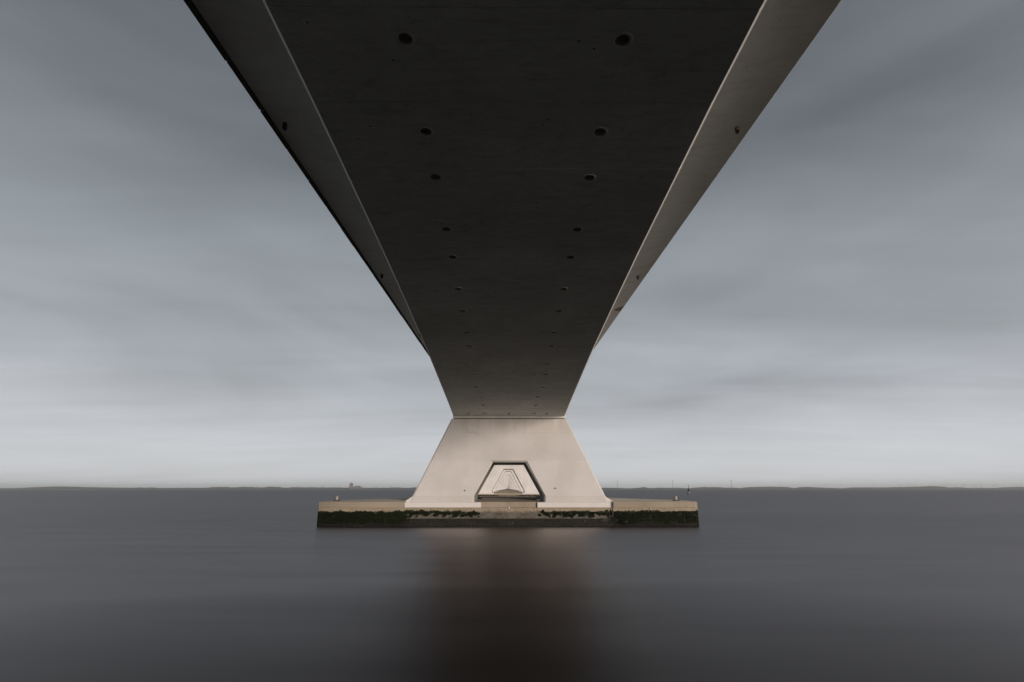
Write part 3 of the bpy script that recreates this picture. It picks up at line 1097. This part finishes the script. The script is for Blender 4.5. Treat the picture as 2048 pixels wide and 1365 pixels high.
FOOT_NEAR, FOOT_FAR = footing_mesh(True), footing_mesh(False)
WING = {}
cache = {}
for n in range(1, NP + 1):
    h = rise(n)
    if n == 1:
        lab = 'nearest white pier with trapezoid opening on its broad algae covered foundation'
    elif n <= 8:
        lab = f'{ORD[n]} white pier from the camera, seen through the opening of the nearest'
    else:
        lab = 'tiny distant white pier in the nested row beyond the eighth pier'
    pr_ = empty('bridge_pier', (0, pier_y(n), 0))
    tag(pr_, lab, 'bridge pier', 'white bridge piers')
    if h not in cache:
        zt, top, bot, az_, ax_, kz, ak = pier_outline(h)
        x_w = bot + 0.30
        cache[h] = dict(shaft=shaft_mesh(h), pl=plinth_mesh(h, -1), prr=plinth_mesh(h, 1), fl=fringe_mesh(h, -1), fr=fringe_mesh(h, 1),
                        wl=wing_mesh(x_w, 12.38, -1), wr=wing_mesh(x_w, 12.38, 1), mid=center_mesh(ak - 0.50))
    c_ = cache[h]
    sh = c_['shaft']
    if not sh.materials:
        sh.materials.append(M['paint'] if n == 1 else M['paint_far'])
        sh.materials.append(M['inner'])
    link('shaft', sh, None, pr_)
    link('plinth', c_['pl'], M['paint2'], pr_)
    link('plinth', c_['prr'], M['paint2'], pr_)
    link('plinth_footing', c_['fl'], M['cream'], pr_)
    link('plinth_footing', c_['fr'], M['cream'], pr_)
    if n <= 6:
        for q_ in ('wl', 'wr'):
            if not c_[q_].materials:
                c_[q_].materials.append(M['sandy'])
                c_[q_].materials.append(M['lightened_top'])
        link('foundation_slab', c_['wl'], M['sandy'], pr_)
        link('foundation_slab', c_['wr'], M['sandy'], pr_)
    link('foundation_slab', c_['mid'], M['sandy'], pr_)
    link('tidal_block', FOOT_NEAR if n == 1 else FOOT_FAR, M['tidal'], pr_)
    if n == 1:
        near_pier = pr_

# seaweed on the nearest foundation
vs_, fs = [], []
rng = random.Random(21)
cnt = 0
while cnt < 15000:
    x = rng.uniform(-12.3, 12.3)
    ax = abs(x)
    if ax < 1.9:
        continue
    up = 0.93 + 0.12 * noise.noise((x * 0.7, 2, 0)) + 0.11 * noise.noise((x * 4.3, 5, 0)) + 0.05 * noise.noise((x * 13, 7, 0))
    lo = 0.28 + 0.2 * noise.noise((x * 0.6, 9, 0)) if ax > 6.4 else up - 0.26 + 0.10 * noise.noise((x * 2.0, 3, 0))
    z = rng.uniform(lo, up)
    if noise.noise((x * 3.1, z * 5.0, 12)) < (-0.25 if ax > 6.6 else -0.05):
        continue
    if ax < 6.9 and rng.random() < 0.45:
        continue
    y = foot_front_y(x) - 0.03 + 0.045 * noise.noise((x * 1.6, z * 2.2, 1))
    L = rng.uniform(0.04, 0.13)
    w = rng.uniform(0.008, 0.02)
    a = rng.uniform(-0.5, 0.5)
    out = rng.uniform(0.015, 0.05)
    b0 = len(vs_)
    dx, dz = math.sin(a), -math.cos(a)
    vs_ += [(x - w, y + 0.02, z), (x + w, y + 0.02, z), (x + w + dx * L * 0.5, y - out, z + dz * L * 0.5), (x - w + dx * L * 0.5, y - out, z + dz * L * 0.5), (x + dx * L, y - out * 0.4, z + dz * L)]
    fs += [(b0, b0 + 1, b0 + 2, b0 + 3), (b0 + 3, b0 + 2, b0 + 4)]
    cnt += 1
o = link('seaweed', pydata('seaweed', vs_, fs), M['weed'], near_pier)
tag(o, kind='stuff')

# small details on the nearest pier face (local coordinates, face at y = -2.6)
FY = -2.6


def strip(name, pts, w0, mat, proud=0.003):
    vs_, fs = [], []
    for i, (x, z) in enumerate(pts):
        a = Vector(pts[max(i - 1, 0)])
        b = Vector(pts[min(i + 1, len(pts) - 1)])
        d = (b - a).normalized()
        nrm = Vector((-d.y, d.x))
        w = w0 * math.sin(math.pi * (i + 0.6) / (len(pts) + 0.2))
        for s_ in (-1, 1):
            vs_.append((x + nrm.x * w * s_, FY - proud, z + nrm.y * w * s_))
    for i in range(len(pts) - 1):
        fs.append((2 * i, 2 * i + 1, 2 * i + 3, 2 * i + 2))
    o = link(name, pydata(name, vs_, fs), mat, near_pier)
    return o


def pxface(x, y):
    th = math.atan(295.5 / 1100)
    v_ = (682.5 - y) / 1100
    dep = 38.0 / (math.cos(th) - v_ * math.sin(th))
    return ((x - 1024) / 1100 * dep + 0.0075 * 38 - 0.09, dep * (math.sin(th) + v_ * math.cos(th)) + CAM_H)


strip('crack', [pxface(*q) for q in ((930.5, 857), (932, 860), (935, 863), (938.5, 865.3), (942, 865), (946, 864.2), (949, 864.6), (951.5, 866.8), (953.5, 869), (956, 871), (959.5, 872))], 0.012, M['crack'])
strip('crack', [pxface(*q) for q in ((1033, 850.5), (1029.5, 852), (1028.3, 854), (1029, 857), (1031, 859.5), (1034, 862))], 0.008, M['crack'])
for q in ((929.7, 981.3), (1110.5, 977.0)):
    x, z = pxface(*q)
    bm = bmesh.new()
    seg = 12
    for r0, r1, y0, y1 in ((0.040, 0.040, FY - 0.05, FY + 0.02),):
        tube_into(bm, (x, y0, z), (x, y1, z), r0, r1, seg)
    link('weep_pipe', mesh_of('weep_pipe', bm), M['gap'], near_pier)
bm = bmesh.new()
box_into(bm, -0.035, 0.045, -3.36, -3.26, 1.10, 1.22, 0.01)
link('level_mark', mesh_of('level_mark', bm), M['paint2'], near_pier)
bm = bmesh.new()
box_into(bm, 9.15, 9.20, -3.37, -3.28, 1.03, 1.14, 0.01)
link('level_mark', mesh_of('level_mark', bm), M['paint2'], near_pier)
bm = bmesh.new()
tube_into(bm, (6.70, -3.42, 1.15), (6.70, -3.42, 0.72), 0.035, 0.035, 8)
link('drain_pipe', mesh_of('drain_pipe', bm), M['rust'], near_pier)


# ------------------------------------------------------------------ mooring bollards at both ends of the foundation
def bollard(x, label, s_):
    t_ = empty('mooring_bollard', (x, pier_y(1) - 1.55, 1.565))
    tag(t_, label, 'bollard', 'mooring bollards on the foundation')
    bm = bmesh.new()
    box_into(bm, -0.20, 0.20, -0.18, 0.18, 0.0, 0.04, 0.008)
    link('base_plate', mesh_of('base_plate', bm), M['rust'], t_)
    bm = bmesh.new()
    lathe_into(bm, [(0.088, 0.035), (0.088, 0.27), (0.082, 0.29), (0.05, 0.30)], seg=20)
    link('post', mesh_of('post', bm, False), M['steel'], t_)
    bm = bmesh.new()
    tube_into(bm, (-0.19, 0, 0.19), (0.19, 0, 0.19), 0.017, 0.017, 10)
    link('cross_bar', mesh_of('cross_bar', bm), M['rust'], t_)
    for q in (-0.16, 0.16):
        bm = bmesh.new()
        lathe_into(bm, [(0.028, 0.03), (0.028, 0.075), (0.018, 0.085)], q, -0.12, 6)
        link('bolt', mesh_of('bolt', bm), M['rust'], t_)


bollard(-11.72, 'small steel mooring bollard at the left end of the foundation', -1)
bollard(11.42, 'small steel mooring bollard at the right end of the foundation', 1)

# ------------------------------------------------------------------ navigation buoy
bx_, by_ = 80.0, 252.0
t_ = empty('navigation_buoy', (bx_, by_, 0))
tag(t_, 'black navigation buoy with cone topmarks floating right of the foundation', 'buoy')
bm = bmesh.new()
lathe_into(bm, [(0.55, -0.4), (0.66, 0.0), (0.66, 0.28), (0.58, 0.36)], seg=20)
link('float', mesh_of('float', bm), M['black'], t_)
bm = bmesh.new()
lathe_into(bm, [(0.55, 0.35), (0.42, 0.60), (0.36, 0.98)], seg=20)
link('hull', mesh_of('hull', bm), M['bgrey'], t_)
bm = bmesh.new()
lathe_into(bm, [(0.40, 0.95), (0.42, 1.1), (0.40, 1.28), (0.24, 1.45), (0.22, 1.72), (0.38, 1.90), (0.42, 2.1), (0.40, 2.42), (0.2, 2.5)], seg=18)
link('body', mesh_of('body', bm), M['black'], t_)
bm = bmesh.new()
tube_into(bm, (0.05, 0, 2.4), (0.12, 0, 3.85), 0.035, 0.03, 8)
link('pole', mesh_of('pole', bm), M['black'], t_)
bm = bmesh.new()
lathe_into(bm, [(0.20, 2.82), (0.02, 3.25)], 0.09, 0, 14)
link('topmark', mesh_of('topmark', bm), M['black'], t_)
bm = bmesh.new()
lathe_into(bm, [(0.03, 3.32), (0.22, 3.78)], 0.11, 0, 14)
link('topmark', mesh_of('topmark', bm), M['black'], t_)
t_.rotation_euler = (0, R(1.5), 0)

# ------------------------------------------------------------------ haze
bm = bmesh.new()
B = E_ + 300
box_into(bm, -B, B, -B, B, -4.0, 78.0)
hz = link('haze', mesh_of('haze', bm))
m = bpy.data.materials.new('haze_air')
m.use_nodes = True
t = m.node_tree
t.nodes.clear()
pv = t.nodes.new('ShaderNodeVolumePrincipled')
pv.inputs['Color'].default_value = (0.93, 0.97, 1.0, 1)
pv.inputs['Density'].default_value = 0.9e-4
pv.inputs['Anisotropy'].default_value = 0.1
mo = t.nodes.new('ShaderNodeOutputMaterial')
t.links.new(pv.outputs[0], mo.inputs['Volume'])
pv.inputs['Density Attribute'].default_value = ''
m.cycles.homogeneous_volume = True
hz.data.materials.append(m)
tag(hz, 'thin pale haze over the water', 'haze', kind='stuff')
